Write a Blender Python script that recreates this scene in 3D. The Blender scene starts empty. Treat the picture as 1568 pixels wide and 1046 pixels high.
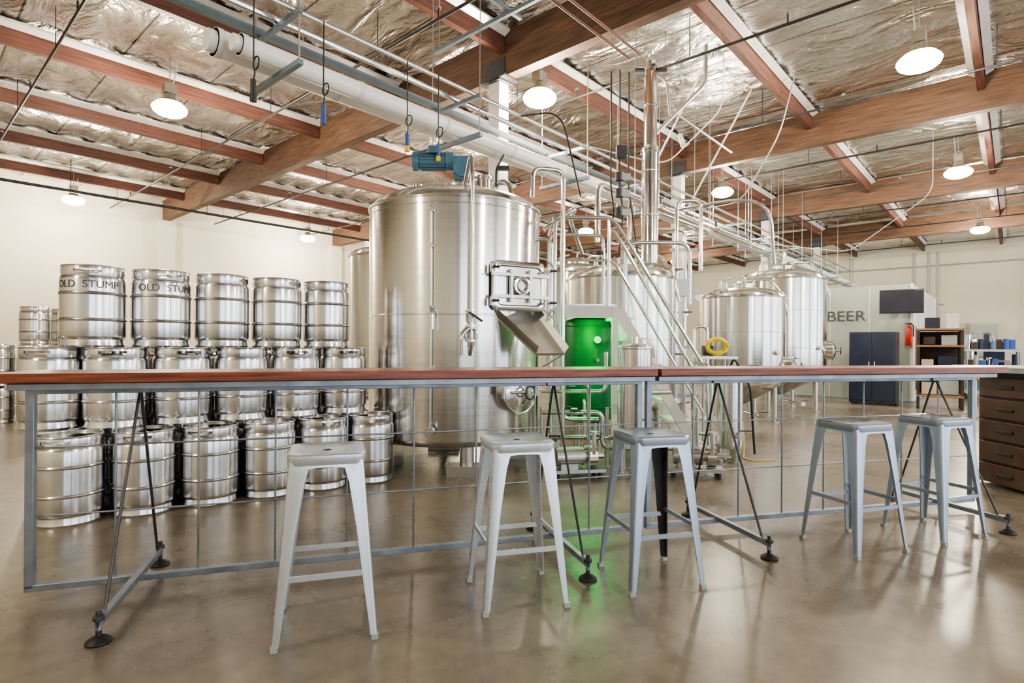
import bpy, math, random
from math import sin, cos, pi, radians
from mathutils import Vector, Matrix, noise
random.seed(4)
YAW = radians(48.3)
CA, SA = cos(YAW), sin(YAW)
# building grid: world x = along the column line, world y = along the glulam beams.
def plan(x, y):            # brewery fit-out grid (turned in plan to the building) -> building grid
    return (CA*x+SA*y, -SA*x+CA*y)

# ------------------------------------------------------------------ materials
MATS = {}
def mat(name, col, metal=0.0, rough=0.5, var=0.08, scale=6.0, bump=0.0, bscale=40.0, stretch=(1,1,1),
        emit=None, estr=0.0, aniso=0.0, rvar=0.0, arot=0.0):
    m = bpy.data.materials.new(name); m.use_nodes = True
    nt = m.node_tree; N = nt.nodes; L = nt.links
    b = N['Principled BSDF']
    b.inputs['Metallic'].default_value = metal
    b.inputs['Roughness'].default_value = rough
    tc = N.new('ShaderNodeTexCoord'); mp = N.new('ShaderNodeMapping')
    mp.inputs['Scale'].default_value = stretch
    L.new(tc.outputs['Object'], mp.inputs['Vector'])
    nz = N.new('ShaderNodeTexNoise'); nz.inputs['Scale'].default_value = scale; nz.inputs['Detail'].default_value = 5
    L.new(mp.outputs[0], nz.inputs['Vector'])
    cr = N.new('ShaderNodeValToRGB')
    cr.color_ramp.elements[0].position = 0.3; cr.color_ramp.elements[1].position = 0.7
    cr.color_ramp.elements[0].color = (*[max(0, c*(1-var)) for c in col], 1)
    cr.color_ramp.elements[1].color = (*[min(1, c*(1+var)) for c in col], 1)
    L.new(nz.outputs['Fac'], cr.inputs['Fac']); L.new(cr.outputs['Color'], b.inputs['Base Color'])
    if rvar:
        mr = N.new('ShaderNodeMapRange'); mr.inputs['To Min'].default_value = max(0.02, rough-rvar)
        mr.inputs['To Max'].default_value = rough+rvar
        L.new(nz.outputs['Fac'], mr.inputs['Value']); L.new(mr.outputs[0], b.inputs['Roughness'])
    if bump:
        n2 = N.new('ShaderNodeTexNoise'); n2.inputs['Scale'].default_value = bscale; n2.inputs['Detail'].default_value = 6
        L.new(mp.outputs[0], n2.inputs['Vector'])
        bp = N.new('ShaderNodeBump'); bp.inputs['Strength'].default_value = bump; bp.inputs['Distance'].default_value = 0.02
        L.new(n2.outputs['Fac'], bp.inputs['Height']); L.new(bp.outputs[0], b.inputs['Normal'])
    if aniso:
        b.inputs['Anisotropic'].default_value = aniso
        b.inputs['Anisotropic Rotation'].default_value = arot
        tg = N.new('ShaderNodeTangent'); tg.direction_type = 'RADIAL'; tg.axis = 'Z'
        L.new(tg.outputs[0], b.inputs['Tangent'])
    if emit:
        b.inputs['Emission Color'].default_value = (*emit, 1); b.inputs['Emission Strength'].default_value = estr
    MATS[name] = m
    return m

mat('steel_tank', (0.72,0.71,0.69), 1, 0.19, 0.05, 3, 0.0, stretch=(1,1,14), aniso=0.85, arot=0.25, rvar=0.04)
mat('steel_keg', (0.74,0.74,0.745), 1, 0.22, 0.10, 5, 0.03, 12, aniso=0.8, arot=0.25, rvar=0.06)
mat('steel_polish', (0.76,0.755,0.745), 1, 0.13, 0.04, 8)
mat('steel_dull', (0.55,0.545,0.53), 1, 0.34, 0.08, 10)
mat('stool_silver', (0.66,0.71,0.77), 0.7, 0.27, 0.04, 5, 0.0, 30, rvar=0.05)
mat('stool_metal', (0.40,0.47,0.56), 0.8, 0.30, 0.05, 5, 0.0, 30, rvar=0.05)
mat('frame_steel', (0.27,0.30,0.35), 0.7, 0.42, 0.2, 9)
mat('rod_dark', (0.07,0.07,0.075), 0.6, 0.45, 0.2, 9)
mat('rubber', (0.015,0.015,0.017), 0, 0.5, 0.2, 9)
mat('bar_wood', (0.20,0.052,0.026), 0, 0.32, 0.55, 5, 0.05, 20, stretch=(0.6,12,12))
mat('beam_wood', (0.105,0.054,0.030), 0, 0.6, 0.45, 4, 0.1, 20, stretch=(6,0.5,8))
mat('purlin_wood', (0.125,0.050,0.034), 0, 0.6, 0.4, 4, 0.05, 20, stretch=(0.5,6,8))
mat('wall_paint', (0.70,0.67,0.56), 0, 0.8, 0.05, 0.8, 0.08, 30)
mat('pipe_white', (0.90,0.90,0.89), 0, 0.3, 0.03, 4)
mat('column_paint', (0.66,0.65,0.61), 0, 0.5, 0.08, 5)
mat('strut_blue', (0.20,0.26,0.30), 0.4, 0.4, 0.12, 6)
mat('pipe_black', (0.03,0.03,0.03), 0.2, 0.45, 0.2, 6)
mat('strip_white', (0.88,0.88,0.87), 0.3, 0.35, 0.08, 5, 0.1, 10)
mat('motor_blue', (0.09,0.20,0.29), 0.2, 0.35, 0.15, 8)
mat('gauge_white', (0.8,0.8,0.78), 0, 0.3, 0.03, 5)
mat('cable_white', (0.75,0.75,0.72), 0, 0.45, 0.05, 5)
mat('plug_yellow', (0.8,0.55,0.03), 0, 0.4, 0.1, 5)
mat('cord_blue', (0.03,0.08,0.28), 0, 0.4, 0.1, 5)
mat('cooler_panel', (0.36,0.41,0.38), 0.1, 0.45, 0.05, 2)
mat('cooler_side', (0.66,0.67,0.65), 0.1, 0.5, 0.05, 2)
mat('letter_dark', (0.05,0.06,0.055), 0, 0.5, 0.1, 5)
mat('etch', (0.10,0.10,0.10), 0.5, 0.5, 0.1, 5)
mat('tv_case', (0.02,0.02,0.03), 0, 0.3, 0.1, 5)
mat('tv_screen', (0.03,0.032,0.045), 0, 0.15, 0.1, 5)
mat('cabinet_navy', (0.022,0.030,0.060), 0.2, 0.35, 0.1, 5)
mat('board_wood', (0.30,0.16,0.08), 0, 0.6, 0.25, 6, stretch=(1,6,6))
mat('box_orange', (0.45,0.17,0.06), 0, 0.5, 0.1, 5)
mat('box_cream', (0.55,0.48,0.36), 0, 0.6, 0.08, 5)
mat('box_red', (0.25,0.04,0.03), 0, 0.5, 0.1, 5)
mat('extinguisher_red', (0.5,0.03,0.02), 0, 0.25, 0.1, 5)
mat('counter_dark', (0.045,0.028,0.022), 0, 0.45, 0.3, 5)
mat('counter_face', (0.09,0.05,0.038), 0, 0.45, 0.3, 5)
mat('counter_top', (0.36,0.37,0.38), 0.1, 0.3, 0.1, 8)
mat('panel_grey', (0.42,0.44,0.44), 0.3, 0.45, 0.06, 5)
mat('lamp_body', (0.35,0.33,0.28), 0.6, 0.4, 0.1, 5)
mat('lamp_glow', (1,0.9,0.7), 0, 0.4, 0.0, 5, emit=(1.0,0.84,0.56), estr=24)
mat('green_glow', (0.1,1,0.3), 0, 0.4, 0.0, 5, emit=(0.0,1.0,0.15), estr=1.5)
mat('painted_green_glow', (0.0,0.11,0.035), 0.2, 0.45, 0.15, 3)  # green light put into the paint colour of the added tank
mat('hose_yellow', (0.80,0.62,0.02), 0, 0.4, 0.1, 5)

# polished concrete
def concrete():
    m = bpy.data.materials.new('polished_concrete'); m.use_nodes = True
    nt = m.node_tree; N = nt.nodes; L = nt.links; b = N['Principled BSDF']
    tc = N.new('ShaderNodeTexCoord')
    a = N.new('ShaderNodeTexNoise'); a.inputs['Scale'].default_value = 0.6; a.inputs['Detail'].default_value = 9; a.inputs['Roughness'].default_value = 0.65
    c = N.new('ShaderNodeTexNoise'); c.inputs['Scale'].default_value = 7; c.inputs['Detail'].default_value = 9; c.inputs['Roughness'].default_value = 0.7
    L.new(tc.outputs['Object'], a.inputs['Vector']); L.new(tc.outputs['Object'], c.inputs['Vector'])
    r = N.new('ShaderNodeValToRGB'); e = r.color_ramp.elements
    e[0].position = 0.30; e[0].color = (0.115,0.096,0.074,1); e[1].position = 0.72; e[1].color = (0.28,0.252,0.205,1)
    x = e.new(0.5); x.color = (0.185,0.158,0.122,1)
    L.new(a.outputs['Fac'], r.inputs['Fac'])
    r2 = N.new('ShaderNodeValToRGB'); r2.color_ramp.elements[0].position = 0.3; r2.color_ramp.elements[0].color = (0.74,0.74,0.74,1)
    r2.color_ramp.elements[1].position = 0.7; r2.color_ramp.elements[1].color = (1.15,1.15,1.15,1)
    L.new(c.outputs['Fac'], r2.inputs['Fac'])
    mx = N.new('ShaderNodeMixRGB'); mx.blend_type = 'MULTIPLY'; mx.inputs[0].default_value = 1
    L.new(r.outputs[0], mx.inputs[1]); L.new(r2.outputs[0], mx.inputs[2])
    # fine hairline cracks
    vo = N.new('ShaderNodeTexVoronoi'); vo.feature = 'DISTANCE_TO_EDGE'; vo.inputs['Scale'].default_value = 0.55
    mxv = N.new('ShaderNodeMixRGB'); mxv.blend_type = 'ADD'; mxv.inputs[0].default_value = .35
    L.new(tc.outputs['Object'], mxv.inputs[1]); L.new(c.outputs['Color'], mxv.inputs[2]); L.new(mxv.outputs[0], vo.inputs['Vector'])
    lt = N.new('ShaderNodeMath'); lt.operation = 'LESS_THAN'; lt.inputs[1].default_value = 0.003; L.new(vo.outputs['Distance'], lt.inputs[0])
    ml = N.new('ShaderNodeMath'); ml.operation = 'MULTIPLY'; ml.inputs[1].default_value = .25; L.new(lt.outputs[0], ml.inputs[0])
    mc = N.new('ShaderNodeMixRGB'); mc.inputs[2].default_value = (.06,.045,.035,1); L.new(ml.outputs[0], mc.inputs[0]); L.new(mx.outputs[0], mc.inputs[1])
    L.new(mc.outputs[0], b.inputs['Base Color'])
    mr = N.new('ShaderNodeMapRange'); mr.inputs['To Min'].default_value = 0.18; mr.inputs['To Max'].default_value = 0.38
    L.new(a.outputs['Fac'], mr.inputs['Value']); L.new(mr.outputs[0], b.inputs['Roughness'])
    bp = N.new('ShaderNodeBump'); bp.inputs['Strength'].default_value = 0.06; bp.inputs['Distance'].default_value = 0.01
    L.new(c.outputs['Fac'], bp.inputs['Height']); L.new(bp.outputs[0], b.inputs['Normal'])
    b.inputs['Specular IOR Level'].default_value = 0.5
    MATS['concrete'] = m
concrete()

def foil():
    m = bpy.data.materials.new('foil_insulation'); m.use_nodes = True
    nt = m.node_tree; N = nt.nodes; L = nt.links; b = N['Principled BSDF']
    b.inputs['Metallic'].default_value = 1.0
    tc = N.new('ShaderNodeTexCoord')
    mp = N.new('ShaderNodeMapping'); mp.inputs['Scale'].default_value = (1.0, 0.45, 1)
    L.new(tc.outputs['Object'], mp.inputs['Vector'])
    v = N.new('ShaderNodeTexNoise'); v.inputs['Scale'].default_value = 2.2; v.inputs['Detail'].default_value = 6; v.inputs['Distortion'].default_value = 2.0; v.inputs['Roughness'].default_value = .5
    L.new(mp.outputs[0], v.inputs['Vector'])
    r = N.new('ShaderNodeValToRGB'); e = r.color_ramp.elements
    e[0].position = 0.35; e[0].color = (0.64,0.63,0.59,1); e[1].position = 0.65; e[1].color = (0.92,0.92,0.90,1)
    L.new(v.outputs['Fac'], r.inputs['Fac'])
    sp = N.new('ShaderNodeSeparateXYZ'); L.new(tc.outputs['Object'], sp.inputs[0])
    def line(sock, period, w):
        a = N.new('ShaderNodeMath'); a.operation = 'DIVIDE'; a.inputs[1].default_value = period; L.new(sock, a.inputs[0])
        f = N.new('ShaderNodeMath'); f.operation = 'FRACT'; L.new(a.outputs[0], f.inputs[0])
        c = N.new('ShaderNodeMath'); c.operation = 'LESS_THAN'; c.inputs[1].default_value = w; L.new(f.outputs[0], c.inputs[0])
        return c.outputs[0]
    l1 = line(sp.outputs['X'], 1.22, 0.022)
    mx = N.new('ShaderNodeMixRGB'); mx.blend_type = 'MIX'; mx.inputs[2].default_value = (0.18,0.17,0.14,1)
    L.new(l1, mx.inputs[0]); L.new(r.outputs[0], mx.inputs[1])
    L.new(mx.outputs[0], b.inputs['Base Color'])
    b.inputs['Roughness'].default_value = 0.25
    bp = N.new('ShaderNodeBump'); bp.inputs['Strength'].default_value = 0.9; bp.inputs['Distance'].default_value = 0.15
    L.new(v.outputs['Fac'], bp.inputs['Height']); L.new(bp.outputs[0], b.inputs['Normal'])
    MATS['foil'] = m
foil()

# ------------------------------------------------------------------ mesh builder
class MB:
    def __init__(s):
        s.v = []; s.f = []; s.m = []; s.names = []; s.M = Matrix.Identity(4)
    def mi(s, n):
        if n not in s.names: s.names.append(n)
        return s.names.index(n)
    def add(s, vs, fs, m):
        o = len(s.v); k = s.mi(m)
        s.v += [s.M @ Vector(p) for p in vs]
        for f in fs: s.f.append([i+o for i in f]); s.m.append(k)
    def box(s, c, d, m, rz=0, rx=0, ry=0):
        R = Matrix.Rotation(rz,4,'Z') @ Matrix.Rotation(ry,4,'Y') @ Matrix.Rotation(rx,4,'X')
        vs = []
        for z in (-.5,.5):
            for x,y in ((-.5,-.5),(.5,-.5),(.5,.5),(-.5,.5)):
                vs.append(Vector(c) + R @ Vector((x*d[0], y*d[1], z*d[2])))
        s.add(vs, [(3,2,1,0),(4,5,6,7),(0,1,5,4),(1,2,6,5),(2,3,7,6),(3,0,4,7)], m)
    def loft(s, rings, m, cap=True, closed=False):
        n = len(rings[0]); vs = [p for r in rings for p in r]; fs = []
        R = len(rings)
        for i in range(R if closed else R-1):
            a = i*n; b = ((i+1) % R)*n
            for j in range(n):
                k = (j+1) % n
                fs.append((a+j, a+k, b+k, b+j))
        if cap and not closed:
            fs.append(tuple(reversed(range(n)))); fs.append(tuple(range((R-1)*n, R*n)))
        s.add(vs, fs, m)
    def cyl(s, p0, p1, r, m, seg=14, r2=None):
        p0 = Vector(p0); p1 = Vector(p1); r2 = r if r2 is None else r2
        d = (p1-p0).normalized(); a = d.orthogonal().normalized(); b = d.cross(a)
        s.loft([[p+(a*cos(2*pi*i/seg)+b*sin(2*pi*i/seg))*q for i in range(seg)] for p, q in ((p0,r),(p1,r2))], m)
    def tube(s, pts, r, m, seg=8, fil=0.0, closed=False):
        P = [Vector(p) for p in pts]
        if fil and len(P) > 2:
            Q = []; n = len(P)
            for i, p in enumerate(P):
                if not closed and i in (0, n-1): Q.append(p); continue
                a = P[i-1]; c = P[(i+1) % n]
                f1 = min(fil, (a-p).length*0.48); f2 = min(fil, (c-p).length*0.48)
                s0 = p+(a-p).normalized()*f1; s1 = p+(c-p).normalized()*f2
                for k in range(6):
                    t = k/5; Q.append(s0*(1-t)**2+p*2*t*(1-t)+s1*t*t)
            P = Q
        n = len(P); rings = []; a = None
        for i in range(n):
            if closed: d = (P[(i+1) % n]-P[i-1]).normalized()
            else: d = (P[min(i+1, n-1)]-P[max(i-1, 0)]).normalized()
            if a is None: a = d.orthogonal().normalized()
            a = (a-d*a.dot(d))
            a = a.normalized() if a.length > 1e-6 else d.orthogonal().normalized()
            b = d.cross(a)
            rings.append([P[i]+(a*cos(2*pi*j/seg)+b*sin(2*pi*j/seg))*r for j in range(seg)])
        s.loft(rings, m, closed=closed)
    def lathe(s, prof, m, c=(0,0,0), seg=48, R=None):
        c = Vector(c); R = R or Matrix.Identity(4)
        rings = []
        for r, z in prof:
            rings.append([c + R @ Vector((max(r,1e-4)*cos(2*pi*i/seg), max(r,1e-4)*sin(2*pi*i/seg), z)) for i in range(seg)])
        s.loft(rings, m, cap=False)
    def torus(s, c, R, r, m, axis='Z', seg=40, ts=8, rot=None):
        M = rot or {'Z': Matrix.Identity(4), 'Y': Matrix.Rotation(pi/2,4,'X'), 'X': Matrix.Rotation(pi/2,4,'Y')}[axis]
        s.tube([Vector(c)+M @ Vector((R*cos(2*pi*i/seg), R*sin(2*pi*i/seg), 0)) for i in range(seg)], r, m, ts, closed=True)
    def text(s, body, size, m, fn, ext=0.0):
        cu = bpy.data.curves.new('t', 'FONT'); cu.body = body; cu.size = size; cu.align_x = 'CENTER'; cu.align_y = 'CENTER'; cu.extrude = ext
        ob = bpy.data.objects.new('t', cu); bpy.context.scene.collection.objects.link(ob)
        bpy.context.view_layer.update()
        me = bpy.data.meshes.new_from_object(ob.evaluated_get(bpy.context.evaluated_depsgraph_get()))
        s.add([fn(v.co) for v in me.vertices], [tuple(p.vertices) for p in me.polygons], m)
        bpy.data.objects.remove(ob); bpy.data.curves.remove(cu); bpy.data.meshes.remove(me)
    def mesh(s, name, sharp=38):
        me = bpy.data.meshes.new(name); me.from_pydata([tuple(v) for v in s.v], [], s.f)
        for n in s.names: me.materials.append(MATS[n])
        me.polygons.foreach_set('material_index', s.m)
        me.polygons.foreach_set('use_smooth', [True]*len(me.polygons))
        me.update(); me.set_sharp_from_angle(angle=radians(sharp)); return me
    def obj(s, name, loc=(0,0,0), rz=0.0, bevel=0.0, sharp=38):
        return place(name, s.mesh(name, sharp), loc, rz, bevel)
def place(name, me, loc=(0,0,0), rz=0.0, bevel=0.0):
    o = bpy.data.objects.new(name, me); bpy.context.scene.collection.objects.link(o)
    o.location = loc; o.rotation_euler = (0,0,rz)
    if bevel:
        b = o.modifiers.new('bevel','BEVEL'); b.width = bevel; b.segments = 2; b.limit_method = 'ANGLE'; b.angle_limit = radians(50)
    return o
def site(name, mb, x, y, a=0.0, z=0.0, bevel=0.0):
    u, v = plan(x, y)
    return mb.obj(name, (u, v, z), a-YAW, bevel)

# ------------------------------------------------------------------ room shell
U0, U1, V0, V1, H = -7.0, 29.0, -9.0, 19.3, 5.62
mb = MB(); mb.box(((U0+U1)/2,(V0+V1)/2,-0.1),(U1-U0+.4,V1-V0+.4,0.2),'concrete'); mb.obj('floor')
mb = MB(); mb.box(((U0+U1)/2,V1+.1,H/2),(U1-U0+.4,.2,H),'wall_paint')
for u in (0.1,5.8,11.5,17.2,22.9): mb.box((u,V1-.08,2.46),(.45,.16,4.92),'wall_paint')
mb.obj('wall_north')
mb = MB(); mb.box((U1+.1,(V0+V1)/2,H/2),(.2,V1-V0,H),'wall_paint'); mb.obj('wall_east')
mb = MB(); mb.box((U0-.1,(V0+V1)/2,H/2),(.2,V1-V0,H),'wall_paint'); mb.obj('wall_west')
# south wall: unseen, openings between piers added to let daylight fill in
mb = MB()
mb.box(((U0+U1)/2,V0-.1,5.0),(U1-U0,.2,H-4.38),'wall_paint')
for u in (-6.5,0,6,12,18,24,28.6): mb.box((u,V0-.1,2.19),(1.0,.2,4.38),'wall_paint')
mb.obj('wall_south')

mb = MB()   # roof deck with sagging foil blankets
nu, nv = 260, 110
vs = []
for j in range(nv+1):
    for i in range(nu+1):
        u = U0+(U1-U0)*i/nu; v = V0+(V1-V0)*j/nv
        z = 5.55 + 0.045*abs(sin(pi*u/0.61)) + 0.035*noise.noise(Vector((u*1.1, v*0.8, 0)))
        vs.append((u, v, z))
fs = []
for j in range(nv):
    for i in range(nu):
        a = j*(nu+1)+i; fs.append((a, a+nu+1, a+nu+2, a+1))
mb.add(vs, fs, 'foil')
mb.box(((U0+U1)/2,(V0+V1)/2,5.75),(U1-U0+.4,V1-V0+.4,.1),'column_paint')
mb.obj('ceiling', sharp=180)

BEAMS = (-5.6,0.1,5.8,11.5,17.2,22.9)
for u in BEAMS:
    mb = MB(); mb.box((0,(V0+V1)/2,5.22),(.17,V1-V0-.02,.60),'beam_wood')
    mb.box((0,5.45,4.91),(.3,.5,.03),'rod_dark')
    for s in (-.09,.09): mb.box((s,5.45,5.05),(.012,.4,.26),'rod_dark')
    mb.obj('glulam_beam', (u,0,0))
for i in range(-6,6):
    v = 5.3+2.44*i
    if not (V0+.3 < v < V1-.3): continue
    mb = MB()
    edges = [U0]+list(BEAMS)+[U1]
    for a, b in zip(edges[:-1], edges[1:]):
        mb.box(((a+b)/2,0,5.39),(b-a-.19,.09,.32),'purlin_wood')
        for s in (-1,1): mb.box(((a+b)/2,s*.095,5.49),(b-a-.2,.11,.05),'strip_white',rx=s*0.5)
    mb.obj('roof_purlin', (0,v,0))
for u in (5.8,11.5,17.2,22.9):
    mb = MB(); mb.box((0,0,2.45),(.2,.2,4.88),'column_paint'); mb.box((0,0,.01),(.4,.4,.02),'frame_steel')
    mb.box((0,0,4.88),(.3,.3,.02),'rod_dark')
    mb.obj('building_column', (u,5.45,0), bevel=.008)

# sprinkler lines
for u in (1.5,4.3,7.05,9.9,12.75,15.6,18.4,21.3,25.5):
    mb = MB(); mb.cyl((0,V0+.3,0),(0,V1-.4,0),.018,'pipe_black',8)
    for j in range(9):
        v = -7+3*j; mb.cyl((0,v,0),(0,v,.12),.012,'pipe_black',6); mb.cyl((0,v,.12),(0,v,.14),.03,'steel_dull',8)
        mb.cyl((0,v+1.2,0),(0,v+1.2,.55),.006,'pipe_black',6)
    mb.obj('sprinkler_pipe', (u,0,4.98))
mb = MB(); mb.cyl((U0+.3,0,0),(U1-.4,0,0),.035,'pipe_black',10)
for j in range(12): mb.cyl((U0+1+3*j,0,0),(U0+1+3*j,0,.75),.008,'pipe_black',6)
mb.obj('sprinkler_main', (0,16.6,4.78))

# ------------------------------------------------------------------ lamps
def lamp(u, v, z=4.70, e=430, col=(1,0.88,0.71)):
    mb = MB()
    mb.lathe([(0,-.08),(.11,-.073),(.175,-.05),(.22,-.018),(.24,.028),(.235,.05),(.20,.09),(.14,.13)],'lamp_glow',seg=28)
    mb.lathe([(.18,.11),(.155,.135),(.10,.16),(.085,.20),(.08,.24),(.0,.245)],'lamp_body',seg=28)
    mb.box((0,0,.32),(.17,.14,.14),'lamp_body'); mb.torus((0,0,.42),.03,.006,'steel_dull','X',12,6)
    mb.cyl((0,0,.44),(0,0,5.52-z),.006,'steel_dull',6)
    mb.tube([(.05,.05,.38),(.10,.06,.6),(.12,.08,5.5-z)],.008,'cable_white',6,.1)
    o = mb.obj('high_bay_lamp',(u,v,z))
    ld = bpy.data.lights.new('bulb','POINT'); ld.energy = e; ld.color = col; ld.shadow_soft_size = .16
    l = bpy.data.objects.new('bulb', ld); bpy.context.scene.collection.objects.link(l); l.parent = o; l.location = (0,0,-.28)
for u, v in ((2.9,9.5),(3.2,17.4),(9.5,17.6),(6.25,5.07),(8.5,.9),(14.4,.87),(21.8,.8),(12.8,5.0),(14.5,9.9),(22.0,10.5),(17,17.4),
             (2.6,-4.5),(9.0,-5.5),(-3.5,4),(15,-5.5),(9.2,9.8)):  # lamps added, mostly out of view, to extend the grid and light the foreground
    lamp(u, v)

# ------------------------------------------------------------------ kegs
def keg_mesh(txt=None):
    mb = MB(); R = .203
    prof = [(0,.045),(.16,.04),(.172,0),(.19,0),(.197,.012),(.192,.035),(.190,.055),(.199,.068),(R,.08),(R,.186),(.208,.190),(.211,.198),(.208,.206),(R,.21),
            (R,.376),(.208,.380),(.211,.388),(.208,.396),(R,.40),(R,.488),(.199,.505),(.190,.518),(.186,.52),(.15,.537),(.05,.543),(.032,.545),(.03,.562),(0,.562)]
    mb.lathe(prof,'steel_keg',seg=56)
    S = 56; zs = [.512,.530,.540,.562,.572,.582]
    def ring(r, z): return [(r*cos(2*pi*i/S+pi/S), r*sin(2*pi*i/S+pi/S), z) for i in range(S)]
    hole = set()
    for c in (S//4, 3*S//4):
        for d in range(-4,4): hole.add((c+d) % S)
    for rr in ((.192,.195,.196,.196,.195,.193),(.186,.189,.190,.190,.189,.187)):
        vs = [p for r, z in zip(rr, zs) for p in ring(r, z)]
        fs = []
        for a in range(5):
            for j in range(S):
                if a == 2 and (j in hole): continue
                if a == 1 and all(((j+q) % S) in hole for q in (-1,0,1)): continue
                b = (j+1) % S; fs.append((a*S+j, a*S+b, (a+1)*S+b, (a+1)*S+j))
        mb.add(vs, fs, 'steel_keg')
    mb.torus((0,0,.583),.191,.007,'steel_keg','Z',S,8)
    if txt:
        def fn(co):
            a = co.x/R; q = R+.0022
            return (q*sin(a), -q*cos(a), .447+co.y)
        mb.text(txt, .075, 'etch', fn)
    return mb.mesh('keg')
KM = keg_mesh(); KT = keg_mesh('OLD  STUMP')
rx, ry = .819, .574
def kpos(a, b): return (-3.02+rx*a-ry*b, 3.86+ry*a+rx*b)
def keg(x, y, t, rot=None, me=None):
    u, v = plan(x, y)
    if rot is None: rot = radians(random.uniform(0,45)+ (0 if random.random()<.8 else 90))
    place('beer_keg', me or KM, (u, v, .59*t), rot-YAW)
s = .428
for i in range(6): keg(*kpos(i*s, 0), 0)
for i in range(6): keg(*kpos(i*s-.06, .45), 0)
for i in range(5): keg(*kpos(i*s+.1, .9), 0)
for i in range(5): keg(*kpos(i*s+.26, .25), 1)
keg(*kpos(-.12,.42), 1)
for i in range(5): keg(*kpos(i*s+.2, .69), 1)
for i in range(5): keg(*kpos(i*s+.12, .32), 2, radians(22 if i == 0 else (46 if i == 1 else random.uniform(60,130))), KT if i < 2 else KM)
for (x, y, n) in ((-7.55,8.95,3),(-7.1,9.15,3),(-8.1,8.95,2),(-7.75,8.5,2),(-7.3,8.65,2),(-7.5,9.5,3),(-8.25,8.45,2)):
    for t in range(n): keg(x, y, t, random.uniform(0,3))

# ------------------------------------------------------------------ tanks
def valve(mb, p, d=(0,-1,0), sc=1.0):
    p = Vector(p); d = Vector(d).normalized()
    mb.cyl(p, p+d*.10*sc, .022*sc, 'steel_polish', 12)
    mb.cyl(p+d*.10*sc, p+d*.112*sc, .04*sc, 'steel_polish', 14)
    mb.cyl(p+d*.112*sc, p+d*.17*sc, .03*sc, 'steel_polish', 12)
    mb.cyl(p+d*.17*sc, p+d*.182*sc, .04*sc, 'steel_polish', 14)
    e = p+d*.14*sc
    mb.cyl(e, e+Vector((0,0,.05*sc)), .008, 'steel_dull', 8)
    mb.box(e+Vector((.05*sc,0,.055*sc)), (.13*sc,.02,.012), 'rod_dark')
def manway(mb, c, th, r, depth=.08):
    n = Vector((sin(th), -cos(th), 0)); c = Vector(c)
    R = Matrix(((cos(th),0,sin(th),0),(sin(th),0,-cos(th),0),(0,1,0,0),(0,0,0,1)))
    mb.lathe([(r,-.1),(r,depth),(r+.02,depth),(r+.02,depth+.02),(r-.01,depth+.03),(r*.7,depth+.055),(r*.3,depth+.07),(0,depth+.072)],'steel_polish',c,36,R)
    mb.torus(c+n*(depth+.02), r+.012, .012, 'steel_polish', seg=36, rot=R)
    t = Vector((cos(th), sin(th), 0))
    for s in (-1,1): mb.cyl(c+n*(depth+.03)+t*s*(r+.03)+Vector((0,0,-.05)), c+n*(depth+.03)+t*s*(r+.03)+Vector((0,0,.05)), .016, 'steel_dull', 10)
    mb.tube([c+n*(depth+.06)+t*(-r*.8), c+n*(depth+.11), c+n*(depth+.06)+t*(r*.8)], .012, 'steel_dull', 8, .08)
    mb.cyl(c+n*(depth+.05), c+n*(depth+.14), .02, 'steel_dull', 10)
    mb.torus(c+n*(depth+.15), .06, .01, 'rod_dark', seg=20, rot=R)
def tank(mb, r, zb, zt, dome, cone=0.0, legs=4, seams=(), m='steel_tank'):
    p = [(0.0,zb-cone),(0.04,zb-cone)] if cone else [(0,zb+.01)]
    p += [(r*.96, zb-.02),(r*.99,zb+.005),(r,zb+.04)]
    for s in seams: p += [(r,s-.008),(r+.004,s-.004),(r+.004,s+.004),(r,s+.008)]
    p += [(r,zt-.02),(r+.012,zt-.012),(r+.012,zt+.004)]
    n = 9
    for i in range(n+1):
        a = pi/2*i/n; p.append(((r-.005)*cos(a)**.75 if i < n else 0, zt+dome*sin(a)))
    p = [q for i, q in enumerate(p) if i == 0 or q != p[i-1]]
    mb.lathe(p, m, seg=96)
    for i in range(legs):
        a = 2*pi*i/legs+pi/4; x, y = cos(a)*r*.8, sin(a)*r*.8
        mb.cyl((x,y,.04),(x,y,zb+.02),.045,'steel_dull',14)
        mb.cyl((x,y,.0),(x,y,.015),.08,'steel_dull',16); mb.cyl((x,y,.015),(x,y,.06),.03,'steel_dull',12)

# main mash tun
mb = MB(); r = .88
tank(mb, r, .30, 2.57, .20, 0, 0, seams=(1.49,2.50))
for a in (-75, 15, 105, 195):
    x, y = cos(radians(a))*.72, sin(radians(a))*.72
    mb.cyl((x,y,.1),(x,y,.36),.065,'steel_dull',18); mb.box((x,y,.05),(.36,.2,.1),'steel_dull'); 
mb.torus((0,0,2.575), r, .016, 'steel_polish', seg=90)
def sh(th, off=0.0, z=0): return Vector((sin(th)*(r+off), -cos(th)*(r+off), z))
t1 = math.asin(-.12/.88)
mb.tube([sh(t1,-.03,2.46),sh(t1,.05,2.46),sh(t1,.05,.42),sh(t1,-.02,.42)],.010,'steel_dull',8,.03)
for z in (.45,1.0,1.55,2.1,2.42): 
    mb.cyl(sh(t1,-.01,z),sh(t1,.07,z),.02,'steel_polish',12)
mb.cyl(sh(t1,.02,.44),sh(t1,.1,.44),.045,'steel_polish',18)
mb.tube([sh(t1,.06,1.55),sh(t1+.03,.10,1.48),sh(t1+.03,.10,1.35)],.012,'steel_polish',8,.03)
t2 = math.asin(.22/.88)
mb.tube([sh(t2,-.3,2.75),sh(t2,.0,2.95),sh(t2,.07,2.72),sh(t2,.07,1.2),sh(t2,-.02,1.12)],.02,'steel_polish',12,.08)
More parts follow.
